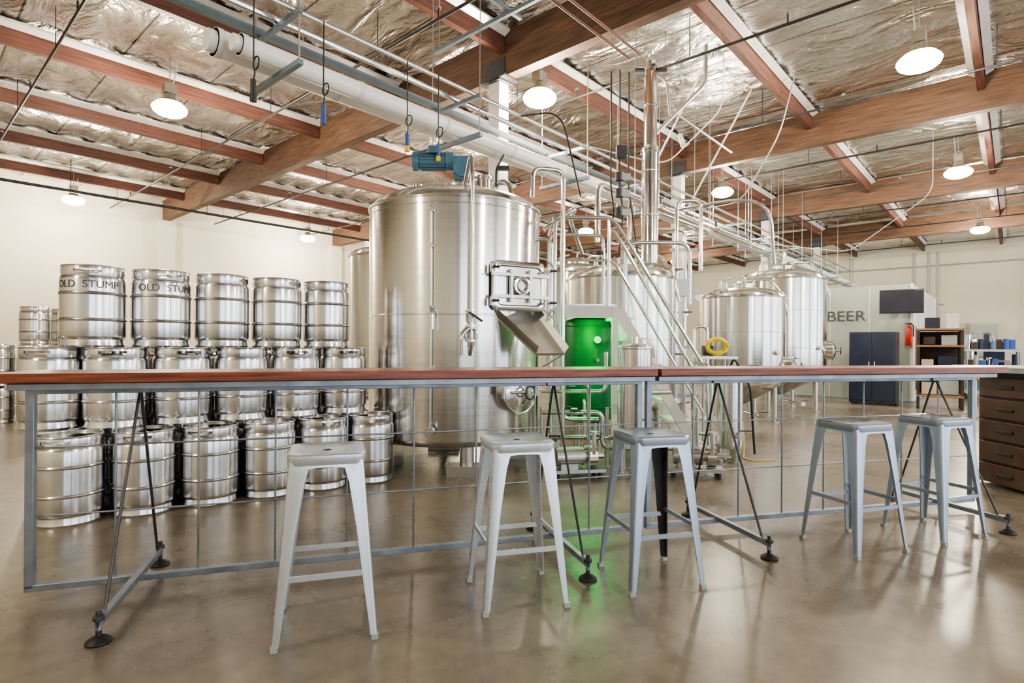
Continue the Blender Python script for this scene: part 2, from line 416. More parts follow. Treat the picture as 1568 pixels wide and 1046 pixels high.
for z in (1.25,1.38,1.52): mb.cyl(sh(t2,.07,z-.01),sh(t2,.07,z+.01),.042,'steel_polish',16)
mb.cyl(sh(t2,.07,1.42),sh(t2,.07,1.48),.035,'steel_dull',14)
mb.box(sh(t2,.12,1.44)+Vector((.03,0,.02)),(.14,.02,.02),'rod_dark',ry=.6)
mb.tube([sh(t2,.07,1.38),sh(t2-.1,.12,1.30),sh(t2-.1,.10,1.12)],.02,'steel_polish',10,.05)
mb.cyl(sh(t2+.04,.05,1.2),sh(t2+.04,.05,1.36),.012,'gauge_white',8)
mb.torus(sh(t2,.08,1.30),.05,.009,'steel_polish','Y',20)
tm = radians(46)
mb.M = Matrix.Translation((sin(tm)*r*.96, -cos(tm)*r*.96, 1.76)) @ Matrix.Rotation(radians(28),4,'Z')
def rrect(w, h, rad, y, n=5):
    out = []
    for cx, cz, a0 in ((w/2-rad,h/2-rad,0),(-w/2+rad,h/2-rad,pi/2),(-w/2+rad,-h/2+rad,pi),(w/2-rad,-h/2+rad,1.5*pi)):
        for i in range(n+1):
            a = a0+pi/2*i/n; out.append(Vector((cx+rad*cos(a), y, cz+rad*sin(a))))
    return out
mb.loft([rrect(.50,.40,.05,.22),rrect(.50,.40,.05,-.10),rrect(.56,.46,.06,-.10),rrect(.56,.46,.06,-.125),rrect(.53,.43,.06,-.135),rrect(.47,.37,.05,-.135),rrect(.45,.35,.05,-.120),rrect(.44,.34,.05,-.120)],'steel_polish')
mb.box((0,-.145,.10),(.60,.035,.028),'steel_dull'); mb.box((0,-.145,-.10),(.60,.035,.028),'steel_dull')
mb.box((-.10,-.15,0),(.028,.035,.3),'steel_dull'); mb.box((.10,-.15,0),(.028,.035,.3),'steel_dull')
mb.lathe([(.075,0),(.075,.04),(.085,.045),(.085,.06),(.06,.065),(.05,.05),(0,.05)],'steel_polish',(0,-.125,0),24,Matrix.Rotation(pi/2,4,'X'))
mb.torus((0,-.2,0),.055,.009,'steel_dull','Y',24)
for x in (-.30,.30):
    for z in (-.15,.15):
        mb.cyl((x,-.15,z-.04),(x,-.15,z+.04),.018,'steel_dull',10); mb.cyl((x,-.15,z),(x*1.0,-.24,z),.012,'steel_dull',8); mb.cyl((x-.03,-.24,z),(x+.03,-.24,z),.012,'rod_dark',8)
mb.tube([(.30,-.12,.26),(.36,-.16,.2),(.36,-.16,-.2),(.30,-.12,-.26)],.012,'steel_dull',8,.05)
mb.add([(-.26,-.02,-.22),(.22,-.02,-.22),(.36,-.34,-.62),(.06,-.34,-.62),(-.26,-.01,-.24),(.22,-.01,-.24),(.36,-.33,-.64),(.06,-.33,-.64)],
       [(0,1,2,3),(7,6,5,4),(0,3,7,4),(1,5,6,2),(3,2,6,7),(0,4,5,1)],'steel_dull')
mb.add([(.22,-.02,-.22),(.22,-.10,-.18),(.37,-.40,-.56),(.36,-.34,-.62)],[(0,1,2,3)],'steel_polish')
mb.add([(-.26,-.02,-.22),(-.26,-.10,-.18),(.05,-.40,-.56),(.06,-.34,-.62)],[(0,3,2,1)],'steel_polish')
mb.tube([(.30,-.05,-.2),(.42,-.1,-.3),(.42,-.25,-.62),(.3,-.05,-.75)],.012,'steel_dull',8,.05)
mb.M = Matrix.Identity(4)
manway(mb, sh(radians(44),0,.78), radians(44), .19)
# top: agitator drive
mb.lathe([(.16,2.70),(.16,2.85),(.19,2.85),(.19,2.87),(.1,2.87),(.08,2.93),(.08,3.03),(0,3.03)],'steel_dull',(.05,0,0),28)
mb.box((.08,0,3.05),(.2,.2,.24),'motor_blue'); mb.cyl((.08,-.12,3.05),(.08,.12,3.05),.10,'motor_blue',24)
mb.cyl((-.02,0,3.14),(-.10,0,3.14),.10,'motor_blue',24)
mb.cyl((-.10,0,3.14),(-.38,0,3.14),.088,'motor_blue',24)
for i in range(16):
    a = 2*pi*i/16; mb.box((-.24,cos(a)*.094,3.14+sin(a)*.094),(.26,.006,.02),'motor_blue',rx=a)
mb.lathe([(.0,0),(.08,0),(.1,.02),(.1,.07),(.0,.07)],'motor_blue',(-.38,0,3.14),24,Matrix.Rotation(-pi/2,4,'Y'))
mb.box((-.22,-.09,3.23),(.11,.08,.07),'motor_blue')
mb.cyl((.3,-.1,2.70),(.3,-.1,2.96),.075,'steel_polish',24); mb.cyl((.3,-.1,2.92),(.3,-.1,2.94),.095,'steel_polish',24)
mb.tube([(.4,.1,2.65),(.4,.1,2.94),(.55,.0,2.94),(.62,-.1,2.62)],.03,'steel_polish',12,.1)
mb.cyl((-.35,-.3,2.65),(-.35,-.3,2.81),.05,'steel_polish',18)
mb.lathe([(.2,0),(.2,.1),(.22,.1),(.22,.12),(.1,.16),(0,.17)],'steel_polish',(.2,.4,2.66),30)
mb.tube([(.42,.05,2.9),(.42,.1,3.1),(.5,.1,3.25)],.012,'rod_dark',8,.05); mb.box((.5,.08,3.1),(.12,.06,.04),'rod_dark')
site('mash_tun', mb, -.60, 5.95)

def std_tank(name, x, y, r, zb, zt, dome, cone=.3, man=None, seams=(), a=0.0):
    mb = MB(); tank(mb, r, zb, zt, dome, cone, 4, seams)
    mb.torus((0,0,zt), r+.006, .012, 'steel_polish', seg=80)
    mb.lathe([(.16,zt+dome-.06),(.16,zt+dome+.04),(.19,zt+dome+.04),(.19,zt+dome+.06),(.12,zt+dome+.10),(0,zt+dome+.11)],'steel_polish',(0,-.1,0),28)
    mb.torus((0,-.1,zt+dome+.14),.05,.01,'steel_dull','X',16)
    mb.tube([(.3*r,.1,zt+dome*.7),(.3*r,.1,zt+dome+.16),(.75*r,.0,zt+dome+.16),(.9*r,-.3*r,zt+dome*.3),(1.02*r,-.3*r,zt-.3)],.022,'steel_polish',10,.09)
    mb.tube([(-.4*r,.2,zt+dome*.6),(-.4*r,.2,zt+dome+.16),(-.15*r,.2,zt+dome+.2)],.018,'steel_polish',10,.05)
    mb.cyl((-.5*r,-.3*r,zt+dome*.4),(-.5*r,-.3*r,zt+dome*.8+.1),.03,'steel_polish',12)
    if man: manway(mb, (sin(man[0])*r, -cos(man[0])*r, man[1]), man[0], man[2])
    valve(mb, (-.25*r,-r*.95,zb+.25)); valve(mb, (.15*r,-r*.97,zb+.12))
    mb.cyl((0,0,zb-cone+.02),(0,0,zb-cone-.08),.035,'steel_polish',12)
    mb.tube([(0,0,zb-cone-.06),(0,-.2,zb-cone-.1),(0,-r*.9,zb-cone-.1)],.025,'steel_polish',10,.06)
    valve(mb, (0,-r*.88,zb-cone-.1))
    mb.cyl((r*.5,-r*.86,zb+.5),(r*.5,-r*.86-.08,zb+.5),.04,'gauge_white',18)
    return site(name, mb, x, y, a)
std_tank('hot_liquor_tank', -1.87, 8.6, .60, .5, 2.52, .16)
std_tank('brew_kettle', 1.50, 7.85, .74, .45, 2.12, .20, seams=(1.3,))
std_tank('whirlpool_tank', 1.10, 9.7, .66, .5, 2.42, .18)
std_tank('fermenter_tank', 3.85, 9.5, .68, .62, 2.02, .17, .38, seams=(1.45,), man=(radians(60),.9,.14))
std_tank('fermenter_tank', 5.28, 11.1, .79, .70, 2.50, .22, .42, seams=(1.2,1.9), man=(radians(62),1.15,.17))
std_tank('fermenter_tank', 3.2, 13.4, .7, .7, 2.3, .22, .4)

# added tank at the platform, its jacket painted green to imitate green light
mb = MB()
mb.lathe([(0,.30),(.23,.32),(.29,.40),(.30,.46),(.30,1.48),(.28,1.51),(.15,1.55),(0,1.555)],'painted_green_glow',seg=48)
for z in (.5,1.44): mb.torus((0,0,z),.302,.006,'painted_green_glow',seg=48)
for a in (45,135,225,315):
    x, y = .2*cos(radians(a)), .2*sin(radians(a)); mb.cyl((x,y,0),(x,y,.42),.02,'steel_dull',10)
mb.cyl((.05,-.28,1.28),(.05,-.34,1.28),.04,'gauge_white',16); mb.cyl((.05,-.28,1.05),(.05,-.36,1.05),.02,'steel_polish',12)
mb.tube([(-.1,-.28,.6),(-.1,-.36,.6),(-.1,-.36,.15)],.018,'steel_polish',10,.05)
site('added_green_tank', mb, .92, 6.74)

# steam stack
mb = MB()
mb.cyl((0,0,2.34),(0,0,3.85),.115,'steel_polish',28)
mb.lathe([(.115,3.85),(.13,3.86),(.13,3.9),(.09,3.95),(.09,5.1),(.07,5.12),(0,5.12)],'steel_polish',seg=28)
for z in (3.0,3.6,4.5,5.0): mb.torus((0,0,z),.118 if z < 3.9 else .093,.012,'steel_polish',seg=28)
mb.box((0,0,5.0),(.44,.05,.03),'rod_dark'); mb.box((0,0,5.0),(.05,.3,.03),'rod_dark')
for s_ in (-.2,.2): mb.cyl((s_,0,5.0),(s_,0,5.54),.006,'steel_dull',6)
mb.tube([(0,.1,5.05),(.25,.1,4.9),(.30,.1,4.4)],.02,'steel_dull',8,.1)
site('steam_stack', mb, 1.88, 7.75)
mb = MB()
mb.tube([(.0,0,4.2),(.7,0,4.9),(.7,0,5.45)],.03,'steel_dull',10,.1)
site('vent_pipe', mb, 2.0, 7.95)

# ------------------------------------------------------------------ platform and ship stair
mb = MB()
X0, X1, Ya, Yb, Z = .45, 1.12, 6.0, 6.95, 1.62
mb.box(((X0+X1)/2,(Ya+Yb)/2,Z),(X1-X0,Yb-Ya,.05),'steel_dull')
for i in range(6): mb.box(((X0+X1)/2,Ya+.07+i*.16,Z+.03),(X1-X0-.04,.03,.012),'steel_polish')
mb.box(((X0+X1)/2,Ya,Z-.05),(X1-X0,.05,.12),'column_paint')
for x in (X0+.03,):
    for y in (Ya,Yb): mb.box((x,y,Z/2),(.06,.06,Z),'column_paint'); mb.box((x,y,.01),(.14,.14,.02),'steel_dull')
for y in (Ya,Yb): mb.box((X1-.03,y,Z/2),(.06,.06,Z),'column_paint')
mb.tube([(X0,Ya,Z),(X0,Ya,Z+.95),(X1-.05,Ya,Z+.95),(X1+.95,Ya,.95),(X1+.98,Ya,.02)],.021,'steel_polish',12,.12)
mb.tube([(X0,Ya,Z+.5),(X1-.05,Ya,Z+.5),(X1+.92,Ya,.5)],.016,'steel_polish',10,.1)
Ys = 6.55
mb.tube([(X1,Ys,Z),(X1,Ys,Z+.95),(X1+.08,Ys,Z+.9),(X1+.98,Ys,.95),(X1+.98,Ys,.02)],.021,'steel_polish',12,.1)
mb.tube([(X0,Yb,Z),(X0,Yb,Z+.95),(X1,Yb,Z+.95),(X1,Yb,Z)],.021,'steel_polish',12,.1)
mb.tube([(X0,Ya,Z+.95),(X0,Yb,Z+.95)],.021,'steel_polish',12); mb.tube([(X0,Ya,Z+.5),(X0,Yb,Z+.5)],.016,'steel_polish',10)
mb.cyl((X1-.1,Ya,Z),(X1-.1,Ya,Z+.95),.018,'steel_polish',10)
ang = math.atan2(Z,.92); Ls = math.hypot(Z,.92)
for y in (Ya+.02,Ys-.02): mb.box((X1+.46,y,Z/2),(Ls-.06,.03,.11),'column_paint',ry=ang)
for i in range(7):
    t = (i+.5)/7.3; mb.box((X1+.92*t,(Ya+Ys)/2,Z*(1-t)),(.22,Ys-Ya-.06,.035),'pipe_white')
mb.tube([(X1+.2,Ys+.05,1.6),(X1+.2,Ys+.05,2.42),(X1+.95,Ys+.05,2.42),(X1+.95,Ys+.05,1.7)],.024,'steel_polish',12,.15)
mb.v = [Vector((p.x-.9,p.y-6.2,p.z)) for p in mb.v]
site('brewhouse_stair_platform', mb, .9, 6.2)

# process piping between vessels
mb = MB()
P = 'steel_polish'
mb.tube([(.20,5.75,2.72),(.20,5.75,3.02),(.52,5.85,3.02),(.52,5.85,.45),(.9,5.85,.45)],.025,P,12,.1)
mb.tube([(.35,6.3,2.5),(.7,6.3,2.75),(.7,6.9,2.75),(.9,7.3,2.4)],.025,P,12,.1)
mb.tube([(.40,5.8,.3),(.40,5.8,2.3),(.25,5.8,2.3)],.02,P,12,.1)
mb.tube([(.3,5.62,.3),(1.15,5.62,.3),(1.15,5.62,.75),(1.6,5.7,.75)],.025,P,12,.08)
mb.tube([(.3,5.60,.55),(.9,5.60,.55),(.9,5.6,.2),(1.9,5.6,.2)],.025,P,12,.08)
mb.tube([(.5,5.5,.15),(.5,5.5,.85),(.75,5.5,.85),(.75,5.5,.15)],.02,P,12,.08)
mb.tube([(.3,5.7,.75),(.95,5.7,.75),(.95,5.7,1.15)],.02,P,12,.08)
for x, z in ((.42,.3),(.62,.55),(.82,.3),(1.3,.75),(1.45,.2),(.6,.85),(1.7,.2),(1.05,.3)):
    mb.cyl((x-.03,5.6,z),(x+.03,5.6,z),.045,P,16); mb.cyl((x,5.6,z),(x,5.5,z+.03),.012,'rod_dark',8); mb.box((x,5.5,z+.03),(.11,.02,.02),'rod_dark')
for x in (.3,.95,1.85): mb.cyl((x,5.62,0),(x,5.62,.6),.018,'steel_dull',10); mb.cyl((x,5.62,0),(x,5.62,.012),.05,'steel_dull',12)
mb.tube([(1.95,5.95,.3),(2.05,5.8,.3),(2.05,5.8,1.0),(1.9,5.9,1.05)],.02,P,12,.08)
mb.v = [Vector((p.x-.9,p.y-5.6,p.z)) for p in mb.v]
site('process_piping', mb, .9, 5.6)
# tall pipe riser and control cluster between kettle and fermenters
mb = MB()
mb.tube([(0,0,0),(0,0,3.3),(.35,0,3.3),(.35,0,2.3)],.028,P,12,.12)
mb.tube([(.14,.05,0),(.14,.05,2.9),(-.35,.05,2.9),(-.35,.05,2.3)],.024,P,12,.12)
mb.tube([(.26,0,.0),(.26,0,1.5),(.45,0,1.5),(.45,0,.9),(.95,0,.9)],.024,P,12,.08)
for z in (.5,1.2,2.0,2.6): mb.box((.13,.03,z),(.42,.03,.04),'frame_steel')
for p in ((0,0,1.1),(.14,.05,1.7),(.0,0,2.3),(.26,0,.8)):
    mb.cyl((p[0],p[1],p[2]-.05),(p[0],p[1],p[2]+.05),.045,'steel_polish',14); mb.cyl((p[0],p[1]-.02,p[2]),(p[0],p[1]-.12,p[2]),.014,'rod_dark',8); mb.box((p[0],p[1]-.12,p[2]),(.12,.02,.02),'rod_dark')
mb.box((.05,-.03,2.05),(.18,.10,.24),'panel_grey'); mb.cyl((.3,-.03,1.9),(.3,-.08,1.9),.05,'gauge_white',16)
site('pipe_riser', mb, 2.35, 8.1)
mb = MB()
for k, (x, y) in enumerate(((0,0),(.12,.05),(-.1,.04))):
    mb.tube([(x,y,1.9),(x,y,.5),(x+.05,y,.15),(x*2,y,-.35)],.010,'rubber',8,.12)
for z in (.55,.35,.12): mb.cyl((.0,0,z),(.0,0,z+.10),.05,'rod_dark',14); mb.box((.08,0,z+.04),(.10,.07,.08),'panel_grey')
mb.box((.02,0,.9),(.12,.08,.14),'rod_dark')
site('pneumatic_valve_cluster', mb, 1.30, 6.9, z=2.68)
def pump(x, y, a=0):
    mb = MB()
    mb.box((0,0,.07),(.5,.22,.03),'steel_dull')
    for sx in (-.2,.2):
        for sy in (-.08,.08): mb.cyl((sx,sy,0),(sx,sy,.06),.018,'rubber',8)
    mb.cyl((-.2,0,.19),(.06,0,.19),.085,'steel_dull',20); mb.box((-.08,0,.11),(.16,.12,.06),'steel_dull')
    for i in range(12): b = 2*pi*i/12; mb.box((-.07,cos(b)*.088,.19+sin(b)*.088),(.2,.006,.014),'steel_dull',rx=b)
    mb.cyl((.06,0,.19),(.10,0,.19),.05,'steel_dull',16); mb.cyl((.10,0,.19),(.18,0,.19),.10,'steel_polish',24)
    mb.cyl((.18,0,.19),(.26,0,.19),.03,'steel_polish',14); mb.tube([(.14,-.07,.19),(.14,-.09,.3),(.14,-.09,.42)],.022,'steel_polish',10,.04)
    mb.cyl((.14,-.09,.41),(.14,-.09,.43),.04,'steel_polish',14)
    site('transfer_pump', mb, x, y, a)
pump(.60, 5.22, .2); pump(1.72, 5.28, -.2)
mb = MB(); tank(mb, .155, .38, 1.2, .04, .08, 3)
mb.cyl((0,0,1.22),(0,0,1.3),.03,P,12); valve(mb,(0,-.15,.5)); mb.torus((0,0,1.2),.158,.008,P,seg=40)
site('grant_vessel', mb, 1.16, 5.32)
mb = MB(); tank(mb, .13, .16, .86, .09, .0, 3); mb.cyl((0,0,.93),(0,0,1.02),.025,P,12); mb.tube([(0,0,1.0),(0,-.1,1.1),(.15,-.15,.8),(.2,-.15,.1)],.012,'rubber',8,.08); valve(mb,(0,-.12,.3))
site('filter_canister', mb, 2.32, 6.0)
mb = MB()
mb.box((0,0,1.08),(.42,.36,.03),'steel_dull'); mb.box((0,0,.35),(.38,.32,.02),'steel_dull')
for sx in (-.18,.18):
    for sy in (-.15,.15): mb.cyl((sx,sy,0),(sx,sy,1.07),.014,'steel_dull',10)
mb.box((-.05,.1,1.16),(.12,.08,.12),'counter_dark')
site('work_table', mb, 2.42, 6.75)
mb = MB(); pts = []
for i in range(150):
    a = i*.33; pts.append(((.115+.02*sin(i*.9))*cos(a), .03*sin(i*.7)-.02+.0004*i, (.085+.02*sin(i*.37))*sin(a)+.115))
mb.tube(pts,.009,'hose_yellow',8)
u, v = plan(2.42,6.66); mb.obj('yellow_hose_coil',(u,v,1.10),-YAW)
mb = MB(); mb.tube([(2.62,6.55,1.0),(2.66,6.5,.4),(2.6,6.3,.02),(2.5,6.1,.008),(2.55,5.95,.008),(2.8,6.0,.008)],.006,'hose_yellow',8,.2)
mb.v = [Vector((p.x-2.7,p.y-6,p.z)) for p in mb.v]; site('yellow_cable', mb, 2.7, 6)
mb = MB(); mb.box((0,0,0),(.5,.05,.03),'panel_grey'); mb.box((0,0,-.018),(.46,.035,.01),'green_glow')
o = site('green_led_light', mb, .85, 6.20, z=1.56)
for nm, loc, e, sz in (('led_1',(0,0,-.12),13,.2),('led_2',(0.0,-.05,-.8),4,.25)):
    ld = bpy.data.lights.new(nm,'POINT'); ld.energy = e; ld.color = (.0,1,.16); ld.shadow_soft_size = sz
    l = bpy.data.objects.new(nm, ld); bpy.context.scene.collection.objects.link(l); l.parent = o; l.location = loc

# ------------------------------------------------------------------ overhead services
def along(name, v, z, r, m, u0, u1, bands=True):
    mb = MB(); mb.cyl((0,0,0),(u1-u0,0,0),r,m,20)
    if bands:
        n = int((u1-u0)/1.1)
        for i in range(n+1): mb.cyl((i*1.1,0,0),(i*1.1+.05,0,0),r+.006,'cable_white',20)
        mb.cyl((-.06,0,0),(0,0,0),r*.8,m,20)
    mb.obj(name,(u0,v,z))
along('insulated_pipe', 4.99, 3.72, .115, 'pipe_white', 1.85, 26)
along('insulated_pipe', 4.73, 3.65, .085, 'pipe_white', 1.95, 26)
mb = MB()
for v, z, w in ((5.12,4.02,.07),): mb.box((12.5,v,z),(23,w,.06),'strut_blue')
for i in range(11):
    u = 2.3+2.1*i
    mb.box((u,4.82,3.53),(.045,.86,.045),'strut_blue'); mb.box((u,4.80,3.96),(.04,.8,.04),'strut_blue')
    for v in (4.42,5.22): mb.cyl((u,v,3.51),(u,v,5.5),.007,'steel_dull',6)
mb.obj('strut_rack')
mb = MB()
for (v, z, r, m) in ((4.52,4.01,.022,'steel_dull'),(4.8,4.02,.03,'steel_polish')):
    mb.cyl((1.6,v,z),(24,v,z),r,m,8)
mb.obj('conduit_run')
mb = MB()   # stainless transfer header over the brewhouse
mb.tube([(6.4,4.18,2.6),(6.4,4.18,3.38),(14.5,4.18,3.38),(14.5,4.18,2.7)],.038,P,14,.14)
mb.tube([(7.0,4.05,2.7),(7.0,4.05,3.24),(12.6,4.05,3.24),(12.6,3.6,3.24),(12.6,3.6,2.6)],.030,P,14,.12)
for u in (7.5,9.6,11.7,13.8):
    mb.box((u,4.12,3.18),(.04,.3,.03),'strut_blue')
    for v in (3.99,4.25): mb.cyl((u,v,3.16),(u,v,5.5),.006,'steel_dull',6)
for u in (8.2,10.4,12.2): mb.cyl((u-.05,4.18,3.38),(u+.05,4.18,3.38),.06,P,14); mb.cyl((u,4.18,3.38),(u,4.18,3.54),.02,'rod_dark',8); mb.box((u,4.18,3.56),(.14,.03,.03),'rod_dark')
mb.obj('transfer_header_pipe')
mb = MB()   # strut grid upper left
for u in (2.4,4.4): mb.box((u,4.1,4.7),(.04,2.2,.04),'strut_blue')
for v in (3.2,4.0): mb.box((3.4,v,4.74),(2.4,.04,.04),'strut_blue')
for u in (2.4,4.4):
    for v in (3.2,4.0,5.1): mb.cyl((u,v,4.7),(u,v,5.5),.006,'steel_dull',6)
for v in (3.45,3.6): mb.cyl((2.2,v,4.79),(6.2,v,4.79),.016,'purlin_wood',8)
mb.obj('strut_grid')
for i, (u, c) in enumerate(((1.95,'pipe_black'),(2.55,'cord_blue'),(3.45,'plug_yellow'),(3.85,'plug_yellow'))):
    mb = MB(); mb.tube([(0,0,.72),(0,0,.12),(.01,0,.06),(0,0,0)],.006,'rubber',8); mb.cyl((0,0,0),(0,0,-.12),.022,'cord_blue' if c=='plug_yellow' else c,12); mb.cyl((0,0,-.12),(0,0,-.17),.026,c,12)
    mb.torus((.02,0,.14),.05,.006,'rubber','X',16,6)
    mb.obj('hanging_power_cord',(u,4.47,3.28))
mb = MB()
for pts, r, m in (
    ([(6.4,4.3,3.9),(7.2,3.6,3.7),(8.2,3.2,4.7),(8.2,3.2,5.5)],.009,'cable_white'),
    ([(8.4,4.0,3.38),(8.4,3.0,3.38),(8.4,2.6,3.2),(8.6,2.6,2.4)],.024,'steel_polish'),
    ([(9.5,4.4,3.6),(9.5,3.4,3.6),(9.5,2.8,4.6),(9.5,2.6,5.4)],.012,'steel_dull'),
    ([(5.2,4.5,4.0),(5.2,3.9,3.9),(5.6,3.9,3.0)],.010,'rubber'),
    ([(13.5,4.4,3.6),(13.5,2.6,3.2),(13.5,1.2,4.2),(13.5,1.2,5.4)],.008,'cable_white'),
    ):
    mb.tube(pts, r, m, 10, .25)
mb.obj('service_drops')
mb = MB()
for u in (7.8,9.4): mb.cyl((u,4.3,3.6),(u,3.2,5.4),.016,'column_paint',8)
mb.cyl((7.6,3.6,4.5),(9.6,3.6,4.5),.016,'steel_dull',8)
mb.box((8.0,3.75,4.3),(.9,.06,.06),'column_paint',ry=-.5,rz=.5)
mb.obj('pipe_hanger_frame')
mb = MB()
for v in (2.4,2.7,3.2,5.5): mb.cyl((-.06,v,.9),(-.06,v,5.2),.035,'panel_grey',8)
mb.cyl((-.06,-4,4.6),(-.06,9,4.6),.03,'panel_grey',8); mb.cyl((-.06,2.2,3.0),(-.06,6.5,3.0),.03,'panel_grey',8)
mb.obj('wall_conduit',(29,0,0))
mb = MB(); mb.tube([(0,0,4.8),(-.01,0,2.0),(-.01,.3,1.5)],.02,'cable_white',8,.2); mb.obj('wall_cable',(28.95,-.2,0))
mb = MB(); mb.box((0,0,0),(.24,.8,1.3),'panel_grey'); mb.box((-.13,0,0),(.02,.72,1.2),'cooler_panel'); mb.box((-.15,.3,0),(.03,.04,.14),'rod_dark'); mb.box((0,.75,.2),(.2,.45,.9),'panel_grey'); mb.box((-.11,.75,.2),(.02,.4,.8),'cooler_panel')
mb.obj('electrical_panel',(28.87,.95,1.55),bevel=.01)

# ------------------------------------------------------------------ cooler, TV, cabinet etc.
mb = MB()
mb.box((2.45,1.6,1.32),(4.9,3.2,2.6),'cooler_panel')
for i in range(3): mb.box((-.005,.8+.8*i,1.32),(.012,.02,2.56),'cooler_side')
mb.box((2.45,-.006,1.32),(4.88,.012,2.58),'cooler_side'); mb.box((2.45,1.6,.02),(5,3.3,.04),'frame_steel')
for i in range(4): mb.box((1+i,-.015,1.32),(.02,.01,2.56),'panel_grey')
mb.box((0,0,1.32),(.05,.05,2.62),'cooler_side')
mb.text('BEER', .34, 'letter_dark', lambda c: (-.025, 1.27-c.x*1.1, 1.93+c.y))
mb.obj('walk_in_cooler',(15.1,1.7,0))
mb = MB(); mb.box((0,0,0),(.06,.80,.52),'tv_case'); mb.box((-.033,0,0),(.006,.76,.48),'tv_screen'); mb.box((.12,0,0),(.2,.1,.1),'rod_dark')
mb.obj('television',(14.84,1.86,2.22),.15,bevel=.006)
mb = MB()
mb.box((0,0,.79),(.5,.84,1.5),'cabinet_navy')
for s in (-1,1): mb.box((-.255,s*.205,.8),(.02,.39,1.42),'cabinet_navy'); mb.box((-.275,s*.05,.85),(.02,.02,.14),'steel_polish')
for sx in (-.2,.2):
    for sy in (-.36,.36): mb.cyl((sx,sy,0),(sx,sy,.05),.03,'rubber',10)
mb.obj('storage_cabinet',(14.2,2.26,0),bevel=.008)
mb = MB()
for x in (-.35,.35):
    for y in (-.35,.35): mb.box((x,y,.8),(.05,.05,1.6),'counter_dark')
for z in (.25,.8,1.25,1.58): mb.box((0,0,z),(.76,.76,.04),'board_wood')
mb.box((0,.39,1.0),(.74,.02,1.3),'board_wood'); mb.box((.36,0,.9),(.02,.74,1.3),'counter_dark')
for c, d, m in (((0,-.15,.42),(.4,.3,.28),'panel_grey'),((-.1,.17,.40),(.35,.25,.24),'box_cream'),((0,-.12,.94),(.45,.3,.22),'cabinet_navy'),((-.1,.2,.90),(.3,.2,.16),'box_cream'),
                ((0,-.15,1.37),(.3,.25,.2),'panel_grey'),((0,.17,1.36),(.3,.2,.16),'counter_dark'),((-.15,-.2,1.74),(.25,.2,.28),'cooler_side'),((.1,.12,1.72),(.3,.25,.22),'cabinet_navy')):
    mb.box(c,d,m)
mb.obj('packing_shelf',(14.35,1.15,0),.1,bevel=.006)
mb = MB()
mb.lathe([(0,0),(.06,.005),(.07,.03),(.07,.36),(.05,.41),(.022,.44),(.022,.47),(0,.47)],'extinguisher_red',seg=24)
mb.box((.0,0,.49),(.03,.12,.03),'rod_dark'); mb.tube([(0,-.02,.48),(-.03,-.09,.45),(-.03,-.09,.2)],.012,'rubber',8,.05); mb.box((.08,0,.25),(.02,.1,.3),'steel_dull')
mb.obj('fire_extinguisher',(14.98,1.74,1.25))
mb = MB()
mb.box((0,0,.62),(.5,.7,.03),'board_wood')
for sx in (-.2,.2):
    for sy in (-.3,.3): mb.cyl((sx,sy,0),(sx,sy,.61),.02,'steel_dull',8)
mb.box((0,.1,.70),(.3,.3,.13),'box_cream'); mb.cyl((0,-.22,.635),(0,-.22,.78),.06,'box_orange',16)
mb.obj('side_table',(14.0,.30,0),.2,bevel=.004)
# keg-washing / bench machines by the east wall
mb = MB()
mb.box((0,0,.45),(.7,1.1,.06),'steel_dull'); mb.box((0,0,.9),(.7,1.1,.05),'steel_dull')
for sx in (-.3,.3):
    for sy in (-.5,.5): mb.cyl((sx,sy,0),(sx,sy,.92),.025,'steel_dull',8)
mb.box((0,-.25,1.15),(.4,.4,.45),'cabinet_navy'); mb.cyl((0,.2,.93),(0,.2,1.45),.13,'steel_polish',20); mb.box((0,.42,1.05),(.3,.16,.25),'panel_grey')
mb.cyl((0,-.2,.49),(0,-.2,.80),.14,'steel_dull',18); mb.box((0,.2,.6),(.4,.3,.24),'motor_blue')
mb.tube([(0,.2,1.45),(0,.2,1.6),(0,-.2,1.6),(0,-.25,1.37)],.02,P,8,.08)
mb.obj('keg_washer',(18.5,.65,0),.05,bevel=.006)
mb = MB()
for z in (.18,.70,1.16): mb.box((0,0,z),(.55,1.0,.05),'panel_grey')
for sx in (-.25,.25):
    for sy in (-.47,.47): mb.cyl((sx,sy,.1),(sx,sy,1.2),.02,'frame_steel',8); mb.cyl((sx-.02,sy,.06),(sx+.02,sy,.06),.06,'rubber',14)
mb.tube([(-.25,.47,1.2),(-.25,.6,1.25),(.25,.6,1.25),(.25,.47,1.2)],.015,'frame_steel',8,.06)
for k in range(24):
    z = (.205,.725,1.185)[k % 3]; h = random.uniform(.16,.36)
    m = random.choice(('cabinet_navy','cord_blue','counter_dark','panel_grey','steel_polish','motor_blue'))
    c = (random.uniform(-.13,.13), -.44+.88*(k/23), z)
    if k % 2: mb.cyl(c, (c[0],c[1],z+h), .055, m, 12)
    else: mb.box((c[0],c[1],z+h/2), (.2,.1,h), m)
u, v = plan(11.3,13.3); mb.obj('tool_cart',(u,v,0),.1)
# service counter at right
mb = MB()
mb.box((1.25,.35,.51),(2.3,.6,.98),'counter_dark')
mb.box((1.2,.32,1.03),(2.6,.8,.05),'counter_top')
for i in range(5):
    mb.box((.085,.35,.11+.19*i),(.02,.54,.17),'counter_face'); mb.box((.07,.35,.11+.19*i),(.012,.16,.03),'rod_dark')
for i in range(6):
    for j in range(5): mb.box((.25+.36*i,.04,.11+.19*j),(.33,.03,.17),'counter_face'); mb.box((.25+.36*i,.02,.14+.19*j),(.3,.015,.04),'box_red' if (i+j)%3==0 else 'rod_dark')
site('service_counter', mb, 4.16, 4.5, bevel=.006)

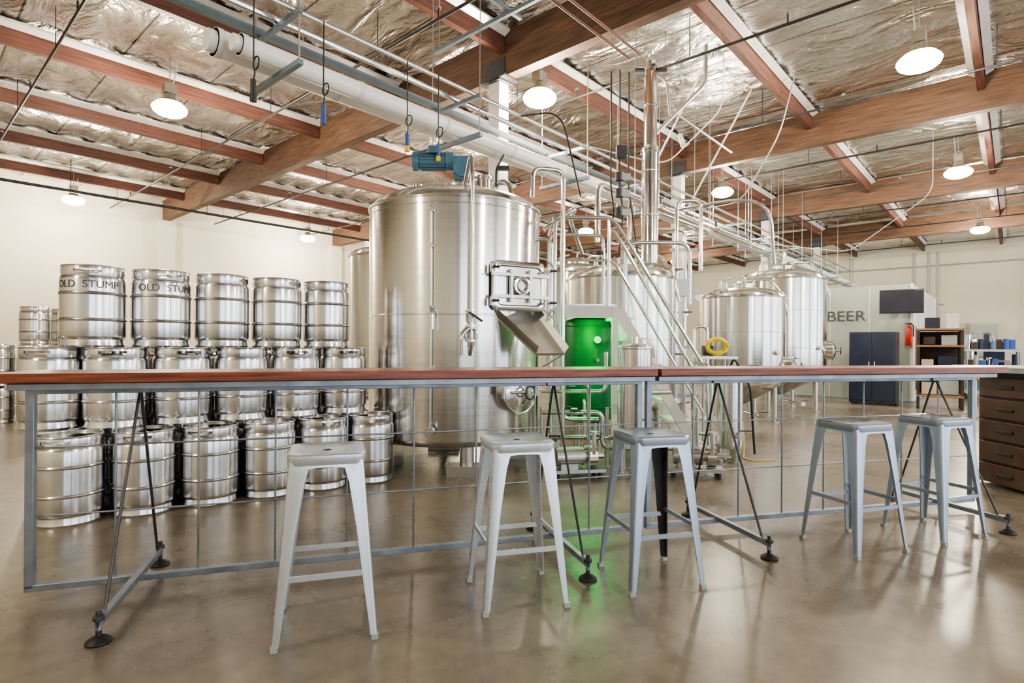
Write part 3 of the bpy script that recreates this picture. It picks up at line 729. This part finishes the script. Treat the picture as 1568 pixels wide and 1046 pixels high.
# ------------------------------------------------------------------ drink rail tables
def table(x0, y0, x1, y1, legs, ovl, ovr):
    L = math.hypot(x1-x0, y1-y0); a = math.atan2(y1-y0, x1-x0); mb = MB(); W = .40; ZT = 1.075
    for j in range(4): mb.box((L/2+(ovr-ovl)/2, -W/2+W*(j+.5)/4, ZT-.022), (L+ovl+ovr, W/4-.003, .044), 'bar_wood')
    F = 'frame_steel'; zt = ZT-.05
    mb.box((L/2,-W/2+.05,zt-.012),(L,.035,.03),F); mb.box((L/2,W/2-.05,zt-.012),(L,.035,.03),F)
    for x in (.02,L*.33,L*.66,L-.02): mb.box((x,0,zt-.012),(.035,W-.1,.03),F)
    mb.box((L/2,0,zt-.035),(L,.035,.04),F)
    for x in (.018,L-.018): mb.box((x,0,.545),(.036,.036,.95),F)
    mb.box((L/2,0,.07),(L,.036,.03),F)
    n = round(L/.36)
    for i in range(1,n): mb.cyl((L*i/n,0,.07),(L*i/n,0,zt),.006,F,6)
    for z in (.40,.72): mb.cyl((0,0,z),(L,0,z),.005,F,6)
    for x in legs:
        f, b = -.50, .34
        mb.tube([(x,0,zt-.03),(x-.0,f+.06,.10)],.007,'rod_dark',8); mb.tube([(x,0,zt-.03),(x,b-.05,.10)],.007,'rod_dark',8)
        mb.tube([(x,f+.06,.1),(x,f,.1),(x,f,.05)],.012,F,8); 
        mb.box((x,(f+b)/2,.085),(.03,b-f,.03),F)
        for q in (f,b):
            mb.cyl((x,q,.02),(x,q,.13),.011,'rod_dark',10); mb.cyl((x,q,.09),(x,q,.11),.022,'rod_dark',8)
            mb.lathe([(0,0),(.045,0),(.048,.008),(.035,.018),(.016,.03),(0,.03)],'rubber',(x,q,0),20)
        mb.box((x,0,zt-.03),(.1,.06,.05),F)
    site('drink_rail_table', mb, x0, y0, a, bevel=.003)
J = (.83,3.58)
table(-2.25,2.62,J[0]-.01,J[1],(.46,2.62),.06,0.0)
table(J[0]+.02,J[1]+.005,3.49,4.27,(.52,2.35),0.0,.06)

# ------------------------------------------------------------------ stools
def stool_mesh(m, dark=None):
    mb = MB(); H0 = .76
    def sq(h, rad, z, n=6):
        o = []
        for cx, cy, a0 in ((h-rad,h-rad,0),(-h+rad,h-rad,pi/2),(-h+rad,-h+rad,pi),(h-rad,-h+rad,1.5*pi)):
            for i in range(n+1):
                a = a0+pi/2*i/n; o.append(Vector((cx+rad*cos(a), cy+rad*sin(a), z)))
        return o
    mb.loft([sq(.135,.03,H0-.05),sq(.152,.045,H0-.045),sq(.158,.05,H0-.02),sq(.157,.05,H0-.006),sq(.150,.046,H0),sq(.138,.04,H0-.002),sq(.09,.03,H0-.008),sq(.03,.015,H0-.009)], m)
    mb.lathe([(.018,H0-.0085),(.014,H0-.0075),(0,H0-.0075)],'rod_dark',seg=14)
    ht, hb = .147, .205
    for sx in (-1,1):
        for sy in (-1,1):
            rings = []
            for z, w in ((H0-.03,.085),(H0-.12,.066),(.45,.05),(.2,.038),(.02,.028)):
                t = 1-(z/(H0-.03)); c = ht+(hb-ht)*t; th = .006; q = .012
                loc = [(c-w,c),(c-q,c),(c-q*.3,c-q*.3),(c,c-q),(c,c-w),(c-th,c-w),(c-th-.004,c-th-.008),(c-w,c-th)]
                pts = [Vector((sx*x, sy*y, z)) for x, y in loc]
                if sx*sy < 0: pts.reverse()
                rings.append(pts)
            mb.loft(rings, dark if (dark and sx > 0 and sy > 0) else m)
            mb.box((sx*(hb-.012), sy*(hb-.012), .010), (.028,.028,.020), 'panel_grey')
    for k in range(4):
        R = Matrix.Rotation(k*pi/2,4,'Z'); y = -ht-.001
        n = 12; vs = []
        for i in range(n+1):
            x = -ht+.02+(2*ht-.04)*i/n; t = abs(x)/(ht-.02)
            zb = H0-.055-.045*t**4
            vs += [R @ Vector((x,y,H0-.03)), R @ Vector((x,y-.003*1,zb)), R @ Vector((x,y+.006,zb)), R @ Vector((x,y+.006,H0-.03))]
        fs = []
        for i in range(n):
            a = i*4; b = a+4
            for e in range(4): fs.append((a+e, b+e, b+(e+1)%4, a+(e+1)%4))
        fs += [(0,1,2,3),(n*4+3,n*4+2,n*4+1,n*4)]
        mb.add(vs, fs, m)
        z = .27 if k % 2 == 0 else .30
        c = ht+(hb-ht)*(1-z/(H0-.03))-.006
        p = R @ Vector((0,-c,z)); mb.box(p, (2*c-.01,.008,.022), m, rz=k*pi/2)
    return mb.mesh('bar_stool')
S1 = stool_mesh('stool_silver'); S2 = stool_mesh('stool_metal'); S3 = stool_mesh('stool_metal','rod_dark')
for x, y, a, me in ((-.80,2.46,17,S1),(.025,2.76,15,S1),(.73,2.97,14,S3),(2.10,3.47,19,S2),(2.78,3.72,20,S2)):
    u, v = plan(x, y); place('bar_stool', me, (u, v, 0), radians(a)-YAW)

# ------------------------------------------------------------------ world + camera
w = bpy.data.worlds.new('World'); bpy.context.scene.world = w; w.use_nodes = True
bg = w.node_tree.nodes['Background']; bg.inputs[0].default_value = (.82,.91,1,1); bg.inputs[1].default_value = 3.4
try:
    bpy.context.scene.view_settings.look = 'AgX - Medium High Contrast'
    bpy.context.scene.view_settings.exposure = 0.12
except Exception: pass
cam = bpy.data.cameras.new('camera'); co = bpy.data.objects.new('camera', cam); bpy.context.scene.collection.objects.link(co)
cam.lens = 36*865/1568; cam.sensor_width = 36; cam.shift_y = 6/1568
cam.clip_start = .05; cam.clip_end = 100
co.location = (0,0,1.21)
co.rotation_euler = (Matrix.Rotation(-YAW,4,'Z') @ Matrix.Rotation(pi/2,4,'X') @ Matrix.Rotation(radians(.35),4,'Z')).to_euler()
bpy.context.scene.camera = co
